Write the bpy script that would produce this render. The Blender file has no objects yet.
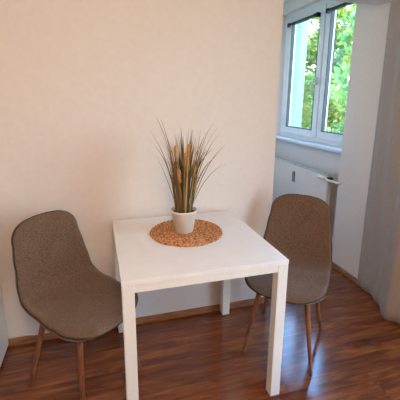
import bpy, bmesh, math, random
from mathutils import Vector, Matrix
random.seed(7)
PI = math.pi
scene = bpy.context.scene
COL = scene.collection

# ------------------------------------------------------------------ helpers
def link_mesh(name, bm, mat, parent=None, smooth=False):
    bmesh.ops.recalc_face_normals(bm, faces=bm.faces)
    me = bpy.data.meshes.new(name)
    bm.to_mesh(me); bm.free()
    if smooth:
        for p in me.polygons: p.use_smooth = True
    if mat: me.materials.append(mat)
    o = bpy.data.objects.new(name, me)
    COL.objects.link(o)
    if parent: o.parent = parent
    return o

def tag(o, label=None, cat=None, group=None, kind=None):
    if label: o['label'] = label
    if cat: o['category'] = cat
    if group: o['group'] = group
    if kind: o['kind'] = kind
    return o

def empty(name, loc=(0, 0, 0), rz=0.0):
    o = bpy.data.objects.new(name, None)
    o.empty_display_size = .05
    o.location = loc; o.rotation_euler = (0, 0, rz)
    COL.objects.link(o)
    return o

def box(bm, x0, x1, y0, y1, z0, z1, bev=0.0, seg=2):
    r = bmesh.ops.create_cube(bm, size=1)
    vs = r['verts']
    for v in vs:
        v.co = Vector(((x0 + x1) / 2 + v.co.x * (x1 - x0), (y0 + y1) / 2 + v.co.y * (y1 - y0), (z0 + z1) / 2 + v.co.z * (z1 - z0)))
    if bev:
        es = list({e for v in vs for e in v.link_edges})
        bmesh.ops.bevel(bm, geom=es, offset=bev, segments=seg, affect='EDGES', profile=.6)
    return bm

def boxes(*args, bev=0.0):
    bm = bmesh.new()
    for a in args: box(bm, *a, bev=bev)
    return bm

def tube(bm, pts, rad, n=12, closed=False, cap=True):
    """round tube along pts; rad is a number or a list"""
    m = len(pts); pts = [Vector(p) for p in pts]
    rs = rad if isinstance(rad, (list, tuple)) else [rad] * m
    rings = []; prev = None
    for i, p in enumerate(pts):
        a = pts[(i - 1) % m] if (closed or i > 0) else p
        b = pts[(i + 1) % m] if (closed or i < m - 1) else p
        t = (b - a).normalized()
        if prev is None:
            ref = Vector((0, 0, 1)) if abs(t.z) < .9 else Vector((1, 0, 0))
            u = t.cross(ref).normalized()
        else:
            u = (prev - t * prev.dot(t)).normalized()
        prev = u; w = t.cross(u)
        rings.append([bm.verts.new(p + (u * math.cos(2 * PI * k / n) + w * math.sin(2 * PI * k / n)) * rs[i]) for k in range(n)])
    last = m if closed else m - 1
    for i in range(last):
        A, B = rings[i], rings[(i + 1) % m]
        for k in range(n):
            bm.faces.new((A[k], A[(k + 1) % n], B[(k + 1) % n], B[k]))
    if cap and not closed:
        bm.faces.new(rings[0]); bm.faces.new(rings[-1])
    return bm

def lathe(bm, prof, n=40, c=(0, 0, 0)):
    rings = []
    for r, z in prof:
        if r < 1e-5: rings.append([bm.verts.new((c[0], c[1], c[2] + z))])
        else: rings.append([bm.verts.new((c[0] + r * math.cos(2 * PI * k / n), c[1] + r * math.sin(2 * PI * k / n), c[2] + z)) for k in range(n)])
    for A, B in zip(rings, rings[1:]):
        for k in range(n):
            k2 = (k + 1) % n
            if len(A) == 1 and len(B) == 1: continue
            if len(A) == 1: bm.faces.new((A[0], B[k], B[k2]))
            elif len(B) == 1: bm.faces.new((A[k], A[k2], B[0]))
            else: bm.faces.new((A[k], A[k2], B[k2], B[k]))
    return bm

def catmull(P, n=8):
    out = []
    Q = [P[0]] + list(P) + [P[-1]]
    for i in range(1, len(Q) - 2):
        for k in range(n):
            t = k / n
            out.append(tuple(.5 * ((2 * b) + (-a + c) * t + (2 * a - 5 * b + 4 * c - d) * t * t + (-a + 3 * b - 3 * c + d) * t ** 3)
                             for a, b, c, d in zip(Q[i - 1], Q[i], Q[i + 1], Q[i + 2])))
    out.append(tuple(P[-1]))
    return out

# ------------------------------------------------------------------ materials
def s2l(c):
    return tuple(((v / 255) / 12.92 if v / 255 <= .04045 else ((v / 255 + .055) / 1.055) ** 2.4) for v in c) + (1,)

def new_mat(name):
    m = bpy.data.materials.new(name); m.use_nodes = True
    nt = m.node_tree
    return m, nt, nt.nodes['Principled BSDF']

def N(nt, t, **kw):
    n = nt.nodes.new(t)
    for k, v in kw.items(): setattr(n, k, v)
    return n

def coords(nt, scale=(1, 1, 1), rot=(0, 0, 0)):
    tc = N(nt, 'ShaderNodeTexCoord'); mp = N(nt, 'ShaderNodeMapping')
    mp.inputs['Scale'].default_value = scale; mp.inputs['Rotation'].default_value = rot
    nt.links.new(tc.outputs['Object'], mp.inputs['Vector'])
    return mp.outputs['Vector']

def noisy(name, c1, c2, scale=40, rough=.5, bump=.1, bdist=.002, stretch=(1, 1, 1), detail=4, spec=.5, sheen=0, lo=.35, hi=.65, metal=0):
    m, nt, b = new_mat(name)
    v = coords(nt, stretch)
    no = N(nt, 'ShaderNodeTexNoise'); no.inputs['Scale'].default_value = scale; no.inputs['Detail'].default_value = detail
    nt.links.new(v, no.inputs['Vector'])
    r = N(nt, 'ShaderNodeValToRGB')
    r.color_ramp.elements[0].color = s2l(c1); r.color_ramp.elements[0].position = lo
    r.color_ramp.elements[1].color = s2l(c2); r.color_ramp.elements[1].position = hi
    nt.links.new(no.outputs['Fac'], r.inputs['Fac']); nt.links.new(r.outputs['Color'], b.inputs['Base Color'])
    b.inputs['Roughness'].default_value = rough; b.inputs['Specular IOR Level'].default_value = spec
    b.inputs['Sheen Weight'].default_value = sheen; b.inputs['Metallic'].default_value = metal
    if bump:
        bp = N(nt, 'ShaderNodeBump'); bp.inputs['Strength'].default_value = bump; bp.inputs['Distance'].default_value = bdist
        nt.links.new(no.outputs['Fac'], bp.inputs['Height']); nt.links.new(bp.outputs['Normal'], b.inputs['Normal'])
    return m

M_wall = noisy('wall_paint', (222, 212, 205), (225, 215, 209), 30, .85, .04, .001, spec=.2)
M_ceil = noisy('ceiling_paint', (235, 232, 228), (240, 236, 232), 30, .9, .05, .001, spec=.2)
M_table = noisy('white_foil', (229, 227, 226), (232, 230, 229), 12, .28, 0, spec=.5)
M_tmetal = noisy('white_powder_coat', (224, 220, 213), (228, 224, 217), 80, .4, .03, .0005, spec=.5)
M_frame = noisy('white_window_plastic', (226, 226, 230), (232, 232, 236), 20, .3, 0)
M_rad = noisy('radiator_enamel', (240, 224, 210), (242, 227, 214), 20, .35, 0)
M_radtop = noisy('radiator_grille_grey', (186, 186, 188), (204, 204, 206), 60, .45, 0)
M_cab = noisy('cabinet_lacquer', (214, 208, 204), (218, 212, 208), 12, .35, 0)
M_dark = noisy('dark_plastic', (22, 24, 24), (34, 36, 36), 30, .5, 0)
M_grey = noisy('meter_grey', (120, 118, 116), (150, 147, 144), 60, .5, 0)
M_chrome = noisy('handle_metal', (170, 172, 176), (200, 202, 206), 40, .3, 0, metal=1)
M_pot = noisy('pot_glaze', (214, 206, 194), (222, 214, 202), 8, .35, .05, .001)
M_soil = noisy('dark_potting_moss', (40, 30, 20), (78, 60, 40), 120, .95, .8, .006)
M_cattail = noisy('cattail_fluff', (172, 118, 64), (214, 160, 100), 260, .95, .7, .003, sheen=.3)
M_stem = noisy('dry_stem', (150, 110, 70), (188, 150, 102), 90, .7, .1, .001)
M_fill = noisy('black_underframe', (26, 24, 22), (38, 35, 32), 30, .5, 0)
M_cable = noisy('cable_white', (222, 214, 204), (230, 222, 212), 20, .5, 0)
M_leg = noisy('walnut_leg', (98, 56, 32), (142, 86, 50), 26, .42, .08, .0008, stretch=(3, 3, .35), detail=6)
M_base = noisy('baseboard_wood', (120, 74, 44), (160, 104, 66), 14, .38, .08, .001, stretch=(1, 1, 8), detail=6)
M_piping = noisy('piping_cloth', (44, 33, 26), (58, 45, 36), 400, .9, .3, .001)
M_ground = noisy('grass_ground', (70, 96, 44), (110, 130, 66), 2, .95, 0)
M_bark = noisy('tree_bark', (70, 58, 46), (104, 90, 74), 12, .95, .5, .02)
M_facade = noisy('pale_facade', (124, 150, 158), (132, 158, 166), 3, .9, .1, .004, spec=.1)

def fabric(name, c1, c2, c3):
    m, nt, b = new_mat(name)
    v = coords(nt)
    n1 = N(nt, 'ShaderNodeTexNoise'); n1.inputs['Scale'].default_value = 330; n1.inputs['Detail'].default_value = 3
    n2 = N(nt, 'ShaderNodeTexNoise'); n2.inputs['Scale'].default_value = 9; n2.inputs['Detail'].default_value = 3
    w1 = N(nt, 'ShaderNodeTexWave'); w1.bands_direction = 'X'; w1.inputs['Scale'].default_value = 90; w1.inputs['Distortion'].default_value = 3; w1.inputs['Detail Scale'].default_value = 6
    w2 = N(nt, 'ShaderNodeTexWave'); w2.bands_direction = 'Z'; w2.inputs['Scale'].default_value = 90; w2.inputs['Distortion'].default_value = 3; w2.inputs['Detail Scale'].default_value = 6
    for n in (n1, n2, w1, w2): nt.links.new(v, n.inputs['Vector'])
    r = N(nt, 'ShaderNodeValToRGB'); e = r.color_ramp.elements
    e[0].color = s2l(c1); e[0].position = .34
    e[1].color = s2l(c3); e[1].position = .68
    k = e.new(.5); k.color = s2l(c2)
    nt.links.new(n1.outputs['Fac'], r.inputs['Fac'])
    mx = N(nt, 'ShaderNodeMix', data_type='RGBA', blend_type='MULTIPLY'); mx.inputs[0].default_value = .35
    r2 = N(nt, 'ShaderNodeValToRGB'); r2.color_ramp.elements[0].color = (.6, .6, .6, 1); r2.color_ramp.elements[0].position = .3; r2.color_ramp.elements[1].color = (1, 1, 1, 1); r2.color_ramp.elements[1].position = .7
    nt.links.new(n2.outputs['Fac'], r2.inputs['Fac'])
    nt.links.new(r.outputs['Color'], mx.inputs[6]); nt.links.new(r2.outputs['Color'], mx.inputs[7])
    nt.links.new(mx.outputs[2], b.inputs['Base Color'])
    ad = N(nt, 'ShaderNodeMath', operation='ADD'); nt.links.new(w1.outputs['Fac'], ad.inputs[0]); nt.links.new(w2.outputs['Fac'], ad.inputs[1])
    bp = N(nt, 'ShaderNodeBump'); bp.inputs['Strength'].default_value = .4; bp.inputs['Distance'].default_value = .0012
    nt.links.new(ad.outputs[0], bp.inputs['Height']); nt.links.new(bp.outputs['Normal'], b.inputs['Normal'])
    b.inputs['Roughness'].default_value = .9; b.inputs['Specular IOR Level'].default_value = .2
    b.inputs['Sheen Weight'].default_value = .25; b.inputs['Sheen Roughness'].default_value = .5
    return m
M_fabric = fabric('taupe_tweed', (76, 57, 45), (113, 87, 69), (150, 121, 97))

def curtain_mat():
    m, nt, b = new_mat('curtain_linen')
    v = coords(nt, (60, 60, 6))
    n = N(nt, 'ShaderNodeTexNoise'); n.inputs['Scale'].default_value = 8; n.inputs['Detail'].default_value = 3
    nt.links.new(v, n.inputs['Vector'])
    r = N(nt, 'ShaderNodeValToRGB'); r.color_ramp.elements[0].color = s2l((150, 138, 133)); r.color_ramp.elements[1].color = s2l((172, 160, 154))
    r.color_ramp.elements[0].position = .3; r.color_ramp.elements[1].position = .7
    nt.links.new(n.outputs['Fac'], r.inputs['Fac']); nt.links.new(r.outputs['Color'], b.inputs['Base Color'])
    b.inputs['Roughness'].default_value = .75; b.inputs['Sheen Weight'].default_value = .2
    return m
M_curtain = curtain_mat()

def floor_mat():
    m, nt, b = new_mat('laminate_floor')
    L = nt.links.new
    v = coords(nt)
    br = N(nt, 'ShaderNodeTexBrick')
    br.offset = .37; br.offset_frequency = 2; br.squash = 1
    br.inputs['Scale'].default_value = 1; br.inputs['Brick Width'].default_value = 1.28; br.inputs['Row Height'].default_value = .19
    br.inputs['Mortar Size'].default_value = .0007; br.inputs['Mortar Smooth'].default_value = .1; br.inputs['Bias'].default_value = 0
    br.inputs['Color1'].default_value = (0, 0, 0, 1); br.inputs['Color2'].default_value = (1, 1, 1, 1); br.inputs['Mortar'].default_value = (.35, .35, .35, 1)
    L(v, br.inputs['Vector'])
    # long streaky grain, shifted for each strip
    mp = N(nt, 'ShaderNodeMapping'); mp.inputs['Scale'].default_value = (1.2, 9, 1)
    off = N(nt, 'ShaderNodeVectorMath', operation='MULTIPLY_ADD')
    L(br.outputs['Color'], off.inputs[0]); off.inputs[1].default_value = (7, 3, 5); L(v, off.inputs[2])
    L(off.outputs[0], mp.inputs['Vector'])
    g = N(nt, 'ShaderNodeTexNoise'); g.inputs['Scale'].default_value = 2.2; g.inputs['Detail'].default_value = 7; g.inputs['Roughness'].default_value = .62; g.inputs['Distortion'].default_value = 1.1
    L(mp.outputs['Vector'], g.inputs['Vector'])
    mp2 = N(nt, 'ShaderNodeMapping'); mp2.inputs['Scale'].default_value = (4, 120, 1); L(off.outputs[0], mp2.inputs['Vector'])
    g2 = N(nt, 'ShaderNodeTexNoise'); g2.inputs['Scale'].default_value = 3; g2.inputs['Detail'].default_value = 4
    L(mp2.outputs['Vector'], g2.inputs['Vector'])
    a = N(nt, 'ShaderNodeMath', operation='MULTIPLY_ADD'); L(br.outputs['Color'], a.inputs[0]); a.inputs[1].default_value = .12; L(g.outputs['Fac'], a.inputs[2])
    a2 = N(nt, 'ShaderNodeMath', operation='MULTIPLY_ADD'); L(g2.outputs['Fac'], a2.inputs[0]); a2.inputs[1].default_value = .18; L(a.outputs[0], a2.inputs[2])
    r = N(nt, 'ShaderNodeValToRGB'); e = r.color_ramp.elements
    e[0].position = .38; e[0].color = s2l((72, 38, 21))
    e[1].position = .95; e[1].color = s2l((190, 120, 66))
    k = e.new(.56); k.color = s2l((104, 53, 28))
    k = e.new(.74); k.color = s2l((140, 79, 41))
    L(a2.outputs[0], r.inputs['Fac'])
    mo = N(nt, 'ShaderNodeMix', data_type='RGBA'); L(br.outputs['Fac'], mo.inputs[0]); L(r.outputs['Color'], mo.inputs[6]); mo.inputs[7].default_value = s2l((52, 26, 15))
    L(mo.outputs[2], b.inputs['Base Color'])
    rr = N(nt, 'ShaderNodeMapRange'); rr.inputs['To Min'].default_value = .11; rr.inputs['To Max'].default_value = .19
    L(g.outputs['Fac'], rr.inputs['Value']); L(rr.outputs[0], b.inputs['Roughness'])
    bp = N(nt, 'ShaderNodeBump'); bp.inputs['Strength'].default_value = .15; bp.inputs['Distance'].default_value = .0004
    L(g2.outputs['Fac'], bp.inputs['Height']); L(bp.outputs['Normal'], b.inputs['Normal'])
    b.inputs['Specular IOR Level'].default_value = .8
    return m
M_floor = floor_mat()

def mat_mat():
    m, nt, b = new_mat('woven_hyacinth')
    L = nt.links.new
    v = coords(nt)
    n = N(nt, 'ShaderNodeTexNoise'); n.inputs['Scale'].default_value = 130; n.inputs['Detail'].default_value = 4
    vo = N(nt, 'ShaderNodeTexVoronoi'); vo.inputs['Scale'].default_value = 75
    L(v, n.inputs['Vector']); L(v, vo.inputs['Vector'])
    a = N(nt, 'ShaderNodeMath', operation='MULTIPLY_ADD'); L(vo.outputs['Distance'], a.inputs[0]); a.inputs[1].default_value = -.45; L(n.outputs['Fac'], a.inputs[2])
    r = N(nt, 'ShaderNodeValToRGB'); e = r.color_ramp.elements
    e[0].position = .08; e[0].color = s2l((120, 70, 38)); e[1].position = .48; e[1].color = s2l((222, 170, 120))
    k = e.new(.26); k.color = s2l((188, 126, 80))
    L(a.outputs[0], r.inputs['Fac']); L(r.outputs['Color'], b.inputs['Base Color'])
    bp = N(nt, 'ShaderNodeBump'); bp.inputs['Strength'].default_value = .7; bp.inputs['Distance'].default_value = .003
    L(a.outputs[0], bp.inputs['Height']); L(bp.outputs['Normal'], b.inputs['Normal'])
    b.inputs['Roughness'].default_value = .75
    return m
M_mat = mat_mat()

def island_mat(name, cols, rough=.7, trans=0.0):
    m, nt, b = new_mat(name)
    g = N(nt, 'ShaderNodeNewGeometry'); r = N(nt, 'ShaderNodeValToRGB'); r.color_ramp.interpolation = 'LINEAR'
    e = r.color_ramp.elements
    e[0].position = 0; e[0].color = s2l(cols[0]); e[1].position = 1; e[1].color = s2l(cols[-1])
    for i, c in enumerate(cols[1:-1]):
        k = e.new((i + 1) / (len(cols) - 1)); k.color = s2l(c)
    nt.links.new(g.outputs['Random Per Island'], r.inputs['Fac']); nt.links.new(r.outputs['Color'], b.inputs['Base Color'])
    b.inputs['Roughness'].default_value = rough; b.inputs['Specular IOR Level'].default_value = .3
    if trans:
        tr = N(nt, 'ShaderNodeBsdfTranslucent'); nt.links.new(r.outputs['Color'], tr.inputs['Color'])
        mx = N(nt, 'ShaderNodeMixShader'); mx.inputs[0].default_value = trans
        nt.links.new(b.outputs[0], mx.inputs[1]); nt.links.new(tr.outputs[0], mx.inputs[2])
        nt.links.new(mx.outputs[0], nt.nodes['Material Output'].inputs['Surface'])
    return m
M_blade = island_mat('dry_grass_blades', [(84, 80, 46), (66, 78, 46), (168, 124, 78), (96, 98, 58), (206, 170, 124), (60, 68, 40), (150, 108, 66)], .6, .15)
M_leafA = island_mat('leaf_green', [(104, 124, 48), (138, 148, 56), (180, 164, 60), (102, 130, 60), (176, 164, 70)], .6, .4)
M_leafB = island_mat('leaf_yellow', [(150, 160, 66), (186, 170, 66), (206, 160, 70), (116, 150, 70), (176, 146, 56)], .6, .4)
M_leafC = island_mat('leaf_blue_green', [(76, 114, 62), (104, 138, 76), (140, 156, 80), (84, 122, 56)], .6, .4)

def glass_mat():
    m, nt, b = new_mat('window_glass')
    nt.nodes.remove(b)
    t = N(nt, 'ShaderNodeBsdfTransparent'); t.inputs['Color'].default_value = (.9, .97, .96, 1)
    g = N(nt, 'ShaderNodeBsdfGlossy'); g.inputs['Roughness'].default_value = .02
    lw = N(nt, 'ShaderNodeLayerWeight'); lw.inputs['Blend'].default_value = .5
    pw = N(nt, 'ShaderNodeMath', operation='POWER'); pw.inputs[1].default_value = 5; nt.links.new(lw.outputs['Facing'], pw.inputs[0])
    f = N(nt, 'ShaderNodeMath', operation='MULTIPLY_ADD'); nt.links.new(pw.outputs[0], f.inputs[0]); f.inputs[1].default_value = .8; f.inputs[2].default_value = .03
    mx = N(nt, 'ShaderNodeMixShader')
    nt.links.new(f.outputs[0], mx.inputs[0]); nt.links.new(t.outputs[0], mx.inputs[1]); nt.links.new(g.outputs[0], mx.inputs[2])
    nt.links.new(mx.outputs[0], nt.nodes['Material Output'].inputs['Surface'])
    return m
M_glass = glass_mat()

# ------------------------------------------------------------------ room shell
WY = .775        # back wall
CX = 1.072       # corner where the back wall ends and the window bay begins
RX = 1.90        # right wall / pier face
NX = 2.06        # wall face of the window bay, behind the radiator
PY = 1.155       # far edge of the pier
FY = 2.62        # far wall of the bay
LX, BY, CZ = -1.75, -3.3, 2.52

def struct(name, bm, mat):
    o = link_mesh(name, bm, mat); o['kind'] = 'structure'; return o
struct('floor', boxes((LX - .1, NX + .3, BY - .1, FY + .1, -.12, 0)), M_floor)
struct('ceiling', boxes((LX - .1, NX + .3, BY - .1, FY + .1, CZ, CZ + .12)), M_ceil)
struct('wall_back', boxes((LX - .1, CX, WY, WY + .14, 0, CZ)), M_wall)
struct('wall_left', boxes((LX - .1, LX, BY - .1, WY, 0, CZ)), M_wall)
struct('wall_front', boxes((LX, RX, BY - .1, BY, 0, CZ)), M_wall)
struct('wall_bay_far', boxes((CX, NX, FY, FY + .1, 0, CZ)), M_wall)
struct('wall_bay_left', boxes((CX - .12, CX, WY + .14, FY + .1, 0, CZ)), M_wall)
struct('trim_bay_lintel', boxes((CX, RX, WY, WY + .14, 2.10, CZ)), M_wall)
# window wall of the bay with its opening
WZ0, WZ1 = 1.0, 2.40
WT = .125
for nm, xa, xb, mt in (('wall_bay_window', NX, NX + WT, M_wall), ('wall_bay_outside', NX + WT, NX + .28, M_facade)):
    struct(nm, boxes((xa, xb, PY + .02, FY, 0, WZ0), (xa, xb, PY + .02, FY, WZ1, CZ),
           (xa, xb, FY, FY + .1, 0, CZ), (xa, xb, PY - .2, PY + .02, 0, CZ)), mt)
# right wall with the balcony window opening toward the camera (out of frame)
OY0, OY1, OZ1 = -1.35, -.25, 2.2
struct('wall_right', boxes((RX, RX + .3, OY1, PY, 0, CZ), (RX, RX + .3, BY - .1, OY0, 0, CZ), (RX, RX + .3, OY0, OY1, OZ1, CZ)), M_wall)

def baseboard(name, p0, p1, n):
    """strip from p0 to p1 on the floor, n points into the room"""
    prof = [(0, 0), (.016, 0), (.016, .014), (.012, .026), (.009, .037), (.004, .042), (0, .042)]
    bm = bmesh.new(); R = []
    for p in (p0, p1):
        R.append([bm.verts.new((p[0] + n[0] * a, p[1] + n[1] * a, z)) for a, z in prof])
    for i in range(len(prof)):
        j = (i + 1) % len(prof)
        bm.faces.new((R[0][i], R[0][j], R[1][j], R[1][i]))
    bm.faces.new(R[0]); bm.faces.new(R[1])
    return struct(name, bm, M_base)
baseboard('baseboard_back', (LX, WY), (CX + .016, WY), (0, -1))
baseboard('baseboard_corner', (CX, WY), (CX, FY), (1, 0))
baseboard('baseboard_right', (RX, .0), (RX, PY + .016), (-1, 0))
baseboard('baseboard_pier', (RX - .016, PY + .02), (NX, PY + .02), (0, 1))
baseboard('baseboard_bay', (NX, PY + .02), (NX, FY), (-1, 0))
baseboard('baseboard_far', (CX, FY), (NX, FY), (0, -1))

# ---- window in the bay
GX = 2.15                      # glass plane
def frame_rect(bm, x0, x1, y0, y1, z0, z1, w, bev=.006):
    box(bm, x0, x1, y0, y1, z0, z0 + w, bev); box(bm, x0, x1, y0, y1, z1 - w, z1, bev)
    box(bm, x0, x1, y0, y0 + w, z0 + w, z1 - w, bev * .3); box(bm, x0, x1, y1 - w, y1, z0 + w, z1 - w, bev * .3)
win = empty('window_1', (GX, 1.88, 1.03)); win['kind'] = 'structure'
def wpart(name, bm, mat, parent=win, smooth=False):
    off = Vector((GX, 1.88, 1.03))
    for v in bm.verts: v.co -= off
    return link_mesh(name, bm, mat, parent, smooth)
FY0, FY1 = 1.14, 2.61
bm = bmesh.new(); frame_rect(bm, GX - .02, GX + .02, FY0, FY1, 1.02, WZ1, .06)
box(bm, GX - .018, GX + .018, 1.80, 1.875, 1.08, WZ1 - .06, .002)
wpart('outer_frame', bm, M_frame)
for (a, b_) in ((1.845, 2.52), (1.15, 1.825)):
    bm = bmesh.new(); frame_rect(bm, GX - .04, GX + .014, a, b_, 1.065, 2.35, .078, .008)
    sash = wpart('sash', bm, M_frame)
    wpart('pane', boxes((GX - .006, GX + .006, a + .07, b_ - .07, 1.135, 2.28)), M_glass, sash)
    bm = bmesh.new(); frame_rect(bm, GX - .043, GX - .004, a + .074, b_ - .074, 1.139, 2.276, .008, 0)
    wpart('gasket', bm, M_dark, sash)
    if a > 1.5:
        bm = bmesh.new(); box(bm, GX - .066, GX - .054, a + .024, a + .052, 1.60, 1.67, .004)
        tube(bm, [(GX - .06, a + .038, 1.64), (GX - .098, a + .038, 1.64)], .008)
        tube(bm, catmull([(GX - .096, a + .038, 1.65), (GX - .104, a + .04, 1.62), (GX - .106, a + .042, 1.56), (GX - .10, a + .043, 1.51)], 4), .009)
        wpart('handle', bm, M_chrome, sash, True)
struct('trim_window_sill', boxes((NX - .075, GX - .015, PY + .021, FY - .002, .995, 1.022), bev=.004), M_frame)

# dark roller blinds rolled up at the top of each sash
for (a, b_, lab) in ((1.845, 2.52, 'rolled-up dark blind at the top of the left pane, by the window handle'),
                     (1.15, 1.825, 'rolled-up dark blind at the top of the right pane, half behind the pier')):
    t = empty('window_blind', (GX - .07, (a + b_) / 2, 2.22))
    tag(t, lab, 'blind', 'dark blinds on the window sashes')
    h = (b_ - a) / 2
    bm = bmesh.new(); tube(bm, [(-.004, -h + .075, .050), (-.004, h - .075, .050)], .009, 14)
    box(bm, -.010, .004, -h + .078, h - .078, .036, .050, .002)
    link_mesh('blind_roll', bm, M_dark, t, True)
    for s in (-1, 1):
        bm = bmesh.new(); yy = s * (h - .07)
        box(bm, -.02, .013, yy - .018, yy + .018, .02, .062, .004); box(bm, -.026, -.012, yy - .006 - s * .03, yy + .006 - s * .03, .034, .056, .002)
        link_mesh('bracket', bm, M_dark, t)

# ---- balcony window out of frame to the right (daylight source)
win2 = empty('window_2', (RX + .15, (OY0 + OY1) / 2, 0)); win2['kind'] = 'structure'
bm = bmesh.new(); frame_rect(bm, -.04, .04, -.549, .549, .0, OZ1, .08); box(bm, -.04, .04, -.05, .05, 0, OZ1, .005)
link_mesh('window_frame', bm, M_frame, win2)
link_mesh('pane', boxes((-.005, .005, -.48, -.04, .07, OZ1 - .07), (-.005, .005, .04, .48, .07, OZ1 - .07)), M_glass, win2)

# ------------------------------------------------------------------ radiator
rad = empty('radiator', (2.0, 1.85, .12))
tag(rad, 'white flat panel radiator on the wall below the window sill', 'radiator')
RY0, RY1, RZ0, RZ1 = 1.365, 2.46, .15, .775
def rp(name, bm, mat, parent=rad, smooth=False):
    off = Vector((2.0, 1.85, .12))
    for v in bm.verts: v.co -= off
    return link_mesh(name, bm, mat, parent, smooth)
rp('front_panel', boxes((1.945, 1.963, RY0, RY1, RZ0, RZ1), bev=.004), M_rad)
rp('back_panel', boxes((1.986, 2.0, RY0 + .01, RY1 - .01, RZ0, RZ1 - .005), bev=.004), M_rad)
bm = bmesh.new()
for i in range(52):
    y = RY0 + .015 + i * (RY1 - RY0 - .03) / 51
    box(bm, 1.962, 1.988, y - .0015, y + .0015, RZ0 + .02, RZ1 - .03)
rp('convector_fins', bm, M_radtop)
bm = bmesh.new(); box(bm, 1.943, 1.954, RY0 - .004, RY1, RZ1 - .006, RZ1 + .012, .002); box(bm, 1.993, 2.003, RY0 - .004, RY1, RZ1 - .006, RZ1 + .012, .002)
box(bm, 1.953, 1.995, RY0 - .004, RY0 + .004, RZ1 - .006, RZ1 + .006)
for i in range(60):
    y = RY0 + .012 + i * (RY1 - RY0 - .024) / 59
    box(bm, 1.953, 1.995, y - .004, y + .004, RZ1 - .002, RZ1 + .006)
rp('top_grille', bm, M_radtop)
rp('side_cover', boxes((1.963, 1.986, RY0 - .002, RY0 + .004, RZ0 + .01, RZ1 - .005)), M_radtop)
bm = bmesh.new(); box(bm, 1.928, 1.946, 1.905, 1.94, .595, .705, .004); box(bm, 1.924, 1.93, 1.911, 1.934, .66, .695, .001)
rp('heat_meter', bm, M_grey)
# thermostatic valve with its feed pipe
bm = bmesh.new(); tube(bm, [(1.975, RY0 + .004, .752), (1.975, RY0 - .03, .752), (1.925, RY0 - .03, .752)], .012); tube(bm, [(1.94, RY0 - .03, .752), (1.915, RY0 - .03, .752)], .017, 14)
valve = rp('valve', bm, M_dark, smooth=True)
bm = bmesh.new(); tube(bm, [(1.915, RY0 - .028, .754), (1.905, RY0 - .01, .757), (1.895, RY0 + .06, .762), (1.893, RY0 + .07, .763)], [.014, .021, .023, .017], 18)
rp('thermostat_head', bm, M_rad, valve, True)
bm = bmesh.new(); tube(bm, [(1.916, RY0 - .034, .752), (1.882, RY0 - .06, .757), (1.882, 1.14, .762), (1.888, 1.125, .762), (RX, 1.125, .762)], .009, 12)
rp('feed_pipe', bm, M_rad, smooth=True)
bm = bmesh.new(); tube(bm, [(1.975, RY0 + .004, .20), (1.975, PY + .021, .195)], .011, 12)
rp('return_pipe', bm, M_rad, smooth=True)
for y in (1.6, 2.25): rp('wall_bracket', boxes((1.999, NX - .001, y - .015, y + .015, RZ0 + .1, RZ1 - .08)), M_rad)
bm = bmesh.new()


# ------------------------------------------------------------------ curtain
def lerp_tab(tab, x):
    if x <= tab[0][0]: return tab[0][1]
    for (a, va), (b, vb) in zip(tab, tab[1:]):
        if x <= b:
            t = (x - a) / (b - a); t = t * t * (3 - 2 * t); return va + (vb - va) * t
    return tab[-1][1]
bot = [(0, 1.886), (.10, 1.882), (.18, 1.878), (.34, 1.835), (.545, 1.742), (.61, 1.80), (.68, 1.84), (.76, 1.86), (.84, 1.79), (.92, 1.86), (1.0, 1.82)]
top = [(0, 1.884), (.12, 1.868), (.24, 1.845), (.34, 1.86), (.46, 1.80), (.58, 1.84), (.66, 1.868), (.74, 1.81), (.82, 1.868), (.90, 1.81), (1.0, 1.86)]
bm = bmesh.new(); NU, NZ = 120, 40; rows = []
for j in range(NZ + 1):
    z = .006 + 2.40 * j / NZ; f = min(1, z / 1.3); f = f * f * (3 - 2 * f)
    row = []
    for i in range(NU + 1):
        u = i / NU
        x = lerp_tab(bot, u) * (1 - f) + lerp_tab(top, u) * f + .004 * math.sin(31 * u + 2.2 * z)
        y = .792 - u * .80
        if z < .25:
            k = (1 - z / .25) ** 2; x -= .012 * k * math.sin(3 + 18 * u) ** 2
        row.append(bm.verts.new((min(x, 1.883 if z > .06 else 1.879), y, z)))
    rows.append(row)
for A, B in zip(rows, rows[1:]):
    for i in range(NU): bm.faces.new((A[i], A[i + 1], B[i + 1], B[i]))
cur = link_mesh('curtain', bm, M_curtain, None, True)
md = cur.modifiers.new('thick', 'SOLIDIFY'); md.thickness = .003; md.offset = 1
tag(cur, 'long taupe grey curtain hanging in folds to the floor at the right edge', 'curtain')
rail = link_mesh('curtain_rail', tube(bmesh.new(), [(1.84, .80, 2.43), (1.84, -1.9, 2.43)], .014), M_chrome, None, True)
tag(rail, 'metal curtain rail above the taupe grey curtain', 'curtain rail')

# ------------------------------------------------------------------ cabinet at the left edge
cab = empty('cabinet', (-.94, .45, 0))
tag(cab, 'white cabinet in the corner at the far left edge, beside the left chair', 'cabinet')
link_mesh('body', boxes((-.30, .306, -.45, .306, .022, .86), bev=.003), M_cab, cab)
link_mesh('plinth', boxes((-.28, .28, -.42, .29, 0, .024)), M_dark, cab)
link_mesh('door', boxes((-.298, .304, -.47, -.452, .03, .855), bev=.002), M_cab, cab)

cb = link_mesh('power_cable', tube(bmesh.new(), catmull([(-.63, .766, .05), (-.56, .769, .058), (-.50, .767, .047), (-.42, .768, .046), (-.30, .768, .046), (-.10, .768, .046)], 6), .0035, 8), M_cable, None, True)
tag(cb, 'thin white cable lying along the top of the baseboard behind the left chair', 'cable')

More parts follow.
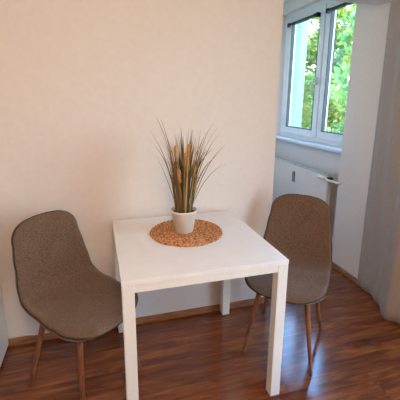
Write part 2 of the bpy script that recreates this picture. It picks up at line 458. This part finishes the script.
# ------------------------------------------------------------------ table
TS, TH, LW = .75, .74, .051
tab = empty('dining_table', (TS / 2, TS / 2, 0))
tag(tab, 'square white dining table with four square legs against the wall', 'table')
h = TS / 2
link_mesh('tabletop', boxes((-h, h, -h, h, TH - .019, TH), bev=.0015), M_table, tab)
for sx in (-1, 1):
    for sy in (-1, 1):
        x0, x1 = sorted((sx * (h - .001), sx * (h - LW))); y0, y1 = sorted((sy * (h - .001), sy * (h - LW)))
        lg = link_mesh('leg', boxes((x0, x1, y0, y1, .004, TH - .0195), bev=.003), M_tmetal, tab)
        link_mesh('foot_cap', boxes((x0 + .003, x1 - .003, y0 + .003, y1 - .003, 0, .0045)), M_grey, lg)
for s in (-1, 1):
    a, b_ = sorted((s * (h - .003), s * (h - .024)))
    link_mesh('apron', boxes((-h + LW, h - LW, a, b_, TH - .056, TH - .0195), bev=.001), M_tmetal, tab)
    link_mesh('apron', boxes((a, b_, -h + LW, h - LW, TH - .056, TH - .0195), bev=.001), M_tmetal, tab)

# ------------------------------------------------------------------ woven mat
bm = bmesh.new()
NR, NA = 60, 260; RM = .198
ringv = []
for i in range(NR + 1):
    r = RM * i / NR; row = []
    for k in range(NA):
        a = 2 * PI * k / NA
        band = r / .0165; ph = band - math.floor(band)
        z = .0035 + .0055 * math.sin(PI * ph) ** .7
        z += .0016 * math.sin(a * 44 + math.floor(band) * 1.3 + ph * 5) * min(1, r / .05)
        rr = r + (.0022 * math.sin(a * 44) + .001 * math.sin(a * 7)) * (r / RM) ** 4
        if i == NR: z = 0
        row.append(bm.verts.new((rr * math.cos(a), rr * math.sin(a), max(z, .0003)))) if i else None
    ringv.append(row)
c0 = bm.verts.new((0, 0, .006))
for k in range(NA): bm.faces.new((c0, ringv[1][k], ringv[1][(k + 1) % NA]))
for i in range(1, NR):
    for k in range(NA): bm.faces.new((ringv[i][k], ringv[i + 1][k], ringv[i + 1][(k + 1) % NA], ringv[i][(k + 1) % NA]))
bm.faces.new(ringv[NR])
pm = link_mesh('placemat', bm, M_mat, None, True); pm.location = (.381, .452, TH + .0003)
tag(pm, 'round woven brown placemat lying on the white table under the potted grass', 'placemat')

# ------------------------------------------------------------------ potted grass
PZ = TH + .0115
pot = empty('potted_grass', (.366, .445, PZ))
tag(pot, 'dry ornamental grass with cattails in a small white pot on the placemat', 'plant')
prof = [(0, 0), (.046, 0), (.049, .003), (.068, .112), (.0705, .114), (.0715, .118), (.0705, .124), (.067, .124), (.065, .118), (.063, .1), (0, .1)]
link_mesh('pot', lathe(bmesh.new(), prof, 48), M_pot, pot, True)
link_mesh('soil', lathe(bmesh.new(), [(.0605, .1005), (.0615, .109), (.04, .113), (0, .115)][::-1] , 32), M_soil, pot, True)
rnd = random.Random(21)
def blade(bm, az, lean, length, w, curl, base):
    """a narrow folded leaf that arches outwards"""
    n = 10; d = Vector((math.cos(az), math.sin(az), 0)); side = Vector((-math.sin(az), math.cos(az), 0))
    tw = rnd.uniform(-1.2, 1.2)
    p = Vector((base[0], base[1], .108)); ang = lean; prev = None
    for i in range(n + 1):
        t = i / n
        ww = w * (1 - t ** 3) * (.55 + .45 * min(1, t * 5)) + .0003
        s2 = (side * math.cos(tw * t + tw) + d * math.sin(tw * t + tw)) * ww
        up = Vector((0, 0, 1)) * 0
        nrm = (d * math.cos(tw * t + tw) - side * math.sin(tw * t + tw)) * ww * .35
        cur3 = [bm.verts.new(p - s2 + nrm), bm.verts.new(p), bm.verts.new(p + s2 + nrm)]
        if prev:
            bm.faces.new((prev[0], prev[1], cur3[1], cur3[0])); bm.faces.new((prev[1], prev[2], cur3[2], cur3[1]))
        prev = cur3
        ang = lean + curl * t ** 2.2
        p = p + (d * math.sin(ang) + Vector((0, 0, 1)) * math.cos(ang)) * (length / n)
bm = bmesh.new()
for i in range(115):
    az = rnd.uniform(0, 2 * PI); q = rnd.random()
    br_ = .045 * math.sqrt(rnd.random())
    lean = rnd.uniform(.0, .12) + (.09 if q > .72 else 0)
    blade(bm, az, lean, rnd.uniform(.24, .47), rnd.uniform(.0026, .0046), rnd.uniform(.05, .6) + (rnd.uniform(.3, .9) if q > .8 else 0), (br_ * math.cos(az), br_ * math.sin(az)))
# thin wisps that reach farther out
for az, lean, ln, cu in ((-.1, .40, .34, 1.0), (-.35, .30, .42, .65), (.3, .16, .50, .6), (3.0, .18, .46, .5), (3.4, .12, .53, .45), (2.9, .30, .32, .2), (2.7, .10, .50, .3), (-1.2, .2, .47, .5), (2.2, .18, .52, .5), (0.0, .16, .50, .7), (3.6, .17, .52, .45)):
    blade(bm, az, lean, ln,   .0024, cu, (.03 * math.cos(az), .03 * math.sin(az)))
link_mesh('foliage', bm, M_blade, pot, True)
for (x, y, zt, lx, ly) in ((-.038, -.01, .47, -.006, 0), (.006, .02, .425, .008, .0), (.046, -.02, .37, .004, -.01), (.03, .03, .47, .01, .01), (-.03, -.035, .35, -.006, -.006), (.056, -.01, .30, .006, 0), (.012, -.03, .40, .003, 0)):
    ctop = Vector((x + lx, y + ly, zt)); cbot = Vector((x, y, zt - .075)); d = (ctop - cbot)
    bm = bmesh.new()
    tube(bm, [cbot + d * t for t in (0, .06, .2, .5, .8, .94, 1)], [.003, .008, .0108, .0116, .0108, .008, .002], 12)
    tube(bm, [ctop, ctop + d * .35], [.0018, .0006], 6)
    ct = link_mesh('cattail', bm, M_cattail, pot, True)
    bm = bmesh.new(); tube(bm, catmull([(x * .5, y * .5, .108), (x * .8, y * .8, zt * .5), tuple(cbot + d * .1)], 5), .0022, 6)
    link_mesh('stem', bm, M_stem, ct, True)

# ------------------------------------------------------------------ chairs
PROF = [(-.262, .868), (-.250, .80), (-.238, .72), (-.222, .64), (-.208, .56), (-.195, .513), (-.174, .479), (-.137, .459), (-.085, .452), (-.03, .451), (.04, .449), (.12, .450), (.19, .448), (.228, .438), (.248, .420)]
HW = [(0, .172), (.12, .181), (.25, .196), (.38, .211), (.50, .221), (.60, .222), (.72, .226), (.85, .222), (1, .205)]
CURL = [(0, .012), (.15, .018), (.35, .03), (.5, .044), (.62, .034), (.8, .016), (1, .003)]
def shell_point(s, q, off=0.0):
    """s 0 top of the back .. 1 front of the seat; q -1..1 across"""
    S = PROFS; L = len(S) - 1
    f = min(max(s, 0), 1) * L; i = min(int(f), L - 1); t = f - i
    a, b = S[i], S[i + 1]; u = a[0] + (b[0] - a[0]) * t; z = a[1] + (b[1] - a[1]) * t
    i0 = max(i - 2, 0); i1 = min(i + 3, L)
    tu, tz = S[i1][0] - S[i0][0], S[i1][1] - S[i0][1]; l = math.hypot(tu, tz); tu /= l; tz /= l
    nu, nz = -tz, tu                    # towards the sitter
    e0, e1, pw = .13, .17, 2.7
    k = 1.0
    if s < e0: k = (1 - (1 - s / e0) ** pw) ** (1 / pw)
    if s > 1 - e1: k = min(k, (1 - ((s - 1 + e1) / e1) ** pw) ** (1 / pw))
    hw = lerp_tab(HW, s) * max(k, 0.0)
    x = q * hw; full = lerp_tab(HW, s)
    c = lerp_tab(CURL, s) * abs(x / full) ** 2.2
    # the side walls also draw inwards a little where they curl up
    return Vector((x * (1 - .35 * c), u + nu * (c + off), z + nz * (c + off)))
def resample(P, n):
    d = [0]
    for a, b in zip(P, P[1:]): d.append(d[-1] + math.hypot(a[0] - b[0], a[1] - b[1]))
    out = []; j = 0
    for k in range(n + 1):
        x = d[-1] * k / n
        while j < len(P) - 2 and d[j + 1] < x: j += 1
        t = (x - d[j]) / (d[j + 1] - d[j]); out.append(tuple(a + (b - a) * t for a, b in zip(P[j], P[j + 1])))
    return out
PROFS = resample(catmull(PROF, 10), 90)

def make_chair():
    root = empty('shell_chair')
    # s samples crowd at both ends so that the corners come out round
    NS, NQ = 60, 24
    ss = [.5 - .5 * math.cos(PI * i / NS) for i in range(NS + 1)]
    ss = [.55 * a + .45 * i / NS for i, a in enumerate(ss)]
    ss[0] = .0006; ss[-1] = 1 - .0006
    T = .022
    def layer(off):
        return [[shell_point(s, -1 + 2 * k / NQ, off) for k in range(NQ + 1)] for s in ss]
    bm = bmesh.new()
    A = [[bm.verts.new(p) for p in r] for r in layer(0)]
    B = [[bm.verts.new(p) for p in r] for r in layer(-T)]
    for i in range(NS):
        for k in range(NQ):
            bm.faces.new((A[i][k], A[i][k + 1], A[i + 1][k + 1], A[i + 1][k]))
            bm.faces.new((B[i][k], B[i + 1][k], B[i + 1][k + 1], B[i][k + 1]))
    loopi = [(i, 0) for i in range(NS)] + [(NS, k) for k in range(NQ)] + [(i, NQ) for i in range(NS, 0, -1)] + [(0, k) for k in range(NQ, 0, -1)]
    for (a, b) in zip(loopi, loopi[1:] + loopi[:1]):
        bm.faces.new((A[a[0]][a[1]], A[b[0]][b[1]], B[b[0]][b[1]], B[a[0]][a[1]]))
    border = [A[i][k].co * .78 + B[i][k].co * .22 for i, k in loopi]
    sh = link_mesh('seat_shell', bm, M_fabric, root, True)
    # piping all round the rim
    P = [border[0]]
    for p in border[1:]:
        if (p - P[-1]).length > .006: P.append(p)
    bm = bmesh.new(); tube(bm, P, .0046, 8, closed=True)
    link_mesh('piping', bm, M_piping, sh, True)
    # underframe
    tops = {}
    bm = bmesh.new()
    for sx in (-1, 1):
        for sy in (-1, 1):
            tops[(sx, sy)] = Vector((sx * .125, .01 + sy * .125, .424))
    for a, b in (((-1, -1), (1, 1)), ((-1, 1), (1, -1))):
        pa, pb = tops[a].copy(), tops[b].copy(); pa.z = pb.z = .416
        tube(bm, [pa, pb], .008, 8)
    box(bm, -.05, .05, -.04, .06, .410, .432, .004)
    link_mesh('underframe', bm, M_fill, root, True)
    for (sx, sy), tp in tops.items():
        foot = Vector((sx * .191, sy * .207, 0))
        bm = bmesh.new(); pts = [foot + (tp - foot) * t for t in (0.0, .012, .1, .3, .5, .7, .9, 1.0)]
        tube(bm, pts, [.0075, .009, .0095, .0112, .0128, .0142, .0155, .0158], 16)
        lg = link_mesh('leg', bm, M_leg, root, True)
        # cut the foot level with the floor
        for v in lg.data.vertices:
            if v.co.z < 0: v.co.z = 0
        bm = bmesh.new(); tube(bm, [tp + Vector((0, 0, -.004)), tp + Vector((0, 0, .014))], .021, 16)
        link_mesh('mounting_collar', bm, M_fill, lg, True)
    return root
def copy_tree(o, parent=None):
    c = o.copy(); COL.objects.link(c); c.parent = parent
    for ch in list(o.children): copy_tree(ch, c)
    return c
# local +Y is the direction the chair faces
chair = make_chair()
fa = math.radians(-49)
chair.location = (-.181, .379, 0); chair.rotation_euler.z = fa - PI / 2
tag(chair, 'brown tweed shell chair left of the table, in front of the bare wall', 'chair', 'brown tweed shell chairs at the table')
ch2 = copy_tree(chair)
fa = math.atan2(-.316, -.288)
ch2.location = (.979, .356, 0); ch2.rotation_euler.z = fa - PI / 2
tag(ch2, 'brown tweed shell chair right of the table, in front of the radiator', 'chair', 'brown tweed shell chairs at the table')

# ------------------------------------------------------------------ outdoors
GZ = -5.5
gr = struct('ground_outside', boxes((2.5, 40, -25, 40, GZ - .2, GZ)), M_ground)
wing = empty('building_wing', (3.2, 7.0, GZ))
tag(wing, 'pale blue-white house wall seen through the left window pane', 'building')
link_mesh('wall', boxes((-.8, 1.38, -1.0, 3.0, 0, 9.5)), M_facade, wing)
link_mesh('roof_edge', boxes((-.9, 1.48, -1.12, 3.1, 9.5, 9.7)), M_grey, wing)

def tree(loc, height, rad, mat, seed, label, nleaf=9000, ls=1.0):
    rr = random.Random(seed)
    root = empty('tree', loc); tag(root, label, 'tree', 'trees outside the window')
    bm = bmesh.new()
    tube(bm, [(0, 0, 0), (.05, .03, height * .3), (-.05, .06, height * .6), (.02, 0, height * .92)], [.17, .14, .09, .02], 10)
    for k in range(14):
        z = height * rr.uniform(.3, .85); a = rr.uniform(0, 2 * PI); l = rad * rr.uniform(.5, .9)
        tube(bm, [(0, 0, z), (math.cos(a) * l * .5, math.sin(a) * l * .5, z + l * .25), (math.cos(a) * l, math.sin(a) * l, z + l * .6)], [.05, .03, .01], 6)
    link_mesh('trunk', bm, M_bark, root, True)
    clumps = []
    for k in range(60):
        th = rr.uniform(0, 2 * PI); zz = rr.uniform(-1, 1); r_ = math.sqrt(1 - zz * zz) * rr.uniform(.45, 1)
        clumps.append((Vector((math.cos(th) * r_ * rad, math.sin(th) * r_ * rad, height * .62 + zz * height * .38)), rr.uniform(.35, .62)))
    verts, faces = [], []
    for k in range(nleaf):
        c, cr = rr.choice(clumps)
        d = Vector((rr.gauss(0, 1), rr.gauss(0, 1), rr.gauss(0, 1))).normalized() * cr * rr.random() ** .4
        p = c + d; s = rr.uniform(.05, .10) * ls
        u = Vector((rr.gauss(0, 1), rr.gauss(0, 1), rr.gauss(0, .6))).normalized(); w = u.cross(Vector((rr.gauss(0, 1), rr.gauss(0, 1), rr.gauss(0, 1)))).normalized()
        i = len(verts); verts += [p - u * s, p + w * s * .55, p + u * s, p - w * s * .55]; faces.append((i, i + 1, i + 2, i + 3))
    me = bpy.data.meshes.new('crown'); me.from_pydata([tuple(v) for v in verts], [], faces); me.materials.append(mat)
    o = bpy.data.objects.new('crown', me); COL.objects.link(o); o.parent = root
    return root
tree((4.9, 4.0, GZ), 8.6, 1.1, M_leafC, 1, 'blue-green tree outside, nearest the pale house wall', 9000)
tree((6.9, 5.1, GZ), 9.0, 1.35, M_leafB, 2, 'yellowing tree outside, in the right window pane', 11000)
tree((7.2, 8.6, GZ), 10.2, 2.0, M_leafA, 3, 'light green tree outside, behind the yellowing tree', 16000)
tree((11.3, 7.9, GZ), 10.6, 2.3, M_leafA, 4, 'pale green tree outside, farthest to the right', 16000)
tree((11.6, 13.0, GZ), 12.4, 3.0, M_leafC, 5, 'tall blue-green tree far behind the yellowing tree', 20000, 1.9)
tree((15.6, 18.4, GZ), 14.0, 3.2, M_leafC, 6, 'tallest tree outside, far behind the left window pane', 20000, 1.9)
tree((20.5, 11.3, GZ), 12.6, 3.4, M_leafB, 8, 'tall yellowing tree farthest away at the right edge of the window', 20000, 2.2)

# ------------------------------------------------------------------ light
w = bpy.data.worlds.new('sky'); scene.world = w; w.use_nodes = True
nt = w.node_tree; bg = nt.nodes['Background']
tc = N(nt, 'ShaderNodeTexCoord'); sep = N(nt, 'ShaderNodeSeparateXYZ'); rp_ = N(nt, 'ShaderNodeValToRGB')
nt.links.new(tc.outputs['Generated'], sep.inputs[0]); nt.links.new(sep.outputs['Z'], rp_.inputs['Fac'])
e = rp_.color_ramp.elements
e[0].position = 0; e[0].color = (.85, .95, 1.0, 1); e[1].position = .8; e[1].color = (.18, .42, 1.0, 1)
k = e.new(.35); k.color = (.38, .62, 1.0, 1)
nt.links.new(rp_.outputs['Color'], bg.inputs['Color']); bg.inputs['Strength'].default_value = 14

def light(name, kind, loc, rot, energy, color, size=None, size_y=None):
    l = bpy.data.lights.new(name, kind); l.energy = energy; l.color = color
    if size is not None:
        if kind == 'AREA':
            l.shape = 'RECTANGLE'; l.size = size; l.size_y = size_y or size
        elif kind == 'SUN': l.angle = size
        else: l.shadow_soft_size = size
    o = bpy.data.objects.new(name, l); o.location = loc; o.rotation_euler = rot; COL.objects.link(o); return o
d = Vector((.70, -.12, -.62)).normalized()
light('sun', 'SUN', (0, 0, 10), d.to_track_quat('-Z', 'Y').to_euler(), 3.2, (1, .93, .80), .01)
# sky portals in the two window openings (they only guide the sampling of the sky)
for nm, loc, sy, sz in (('portal_bay', (NX + .26, 1.88, 1.71), 1.44, 1.38), ('portal_balcony', (RX + .29, (OY0 + OY1) / 2, OZ1 / 2), OY1 - OY0, OZ1)):
    p = light(nm, 'AREA', loc, Vector((-1, 0, 0)).to_track_quat('-Z', 'Z').to_euler(), 1, (1, 1, 1), sy, sz)
    p.data.cycles.is_portal = True
# warm ceiling lamp behind and left of the camera
light('pendant_lamp', 'POINT', (.05, -1.65, 2.12), (0, 0, 0), 59, (1, .75, .54), .16)

# ------------------------------------------------------------------ camera
p = (-5.740000e-02, -1.285200, 1.452600, 2.876000e-01, 2.296000e-01, 7.900000e-03, 347.5337)
yaw, pitch, roll, f = p[3:]
fw = Vector((math.sin(yaw) * math.cos(pitch), math.cos(yaw) * math.cos(pitch), -math.sin(pitch)))
r = Vector((math.cos(yaw), -math.sin(yaw), 0)); u = r.cross(fw)
r2 = r * math.cos(roll) + u * math.sin(roll); u2 = -r * math.sin(roll) + u * math.cos(roll)
cd = bpy.data.cameras.new('camera'); cam = bpy.data.objects.new('camera', cd); COL.objects.link(cam)
mw = Matrix((r2, u2, -fw)).transposed().to_4x4(); mw.translation = Vector(p[:3]); cam.matrix_world = mw
cd.sensor_width = 36; cd.lens = 36 * f / 400; cd.shift_y = -20 / 400; cd.clip_start = .02
scene.camera = cam

vs = scene.view_settings
vs.view_transform = 'Standard'; vs.look = 'None'; vs.gamma = 1; vs.exposure = .15; vs.use_curve_mapping = False
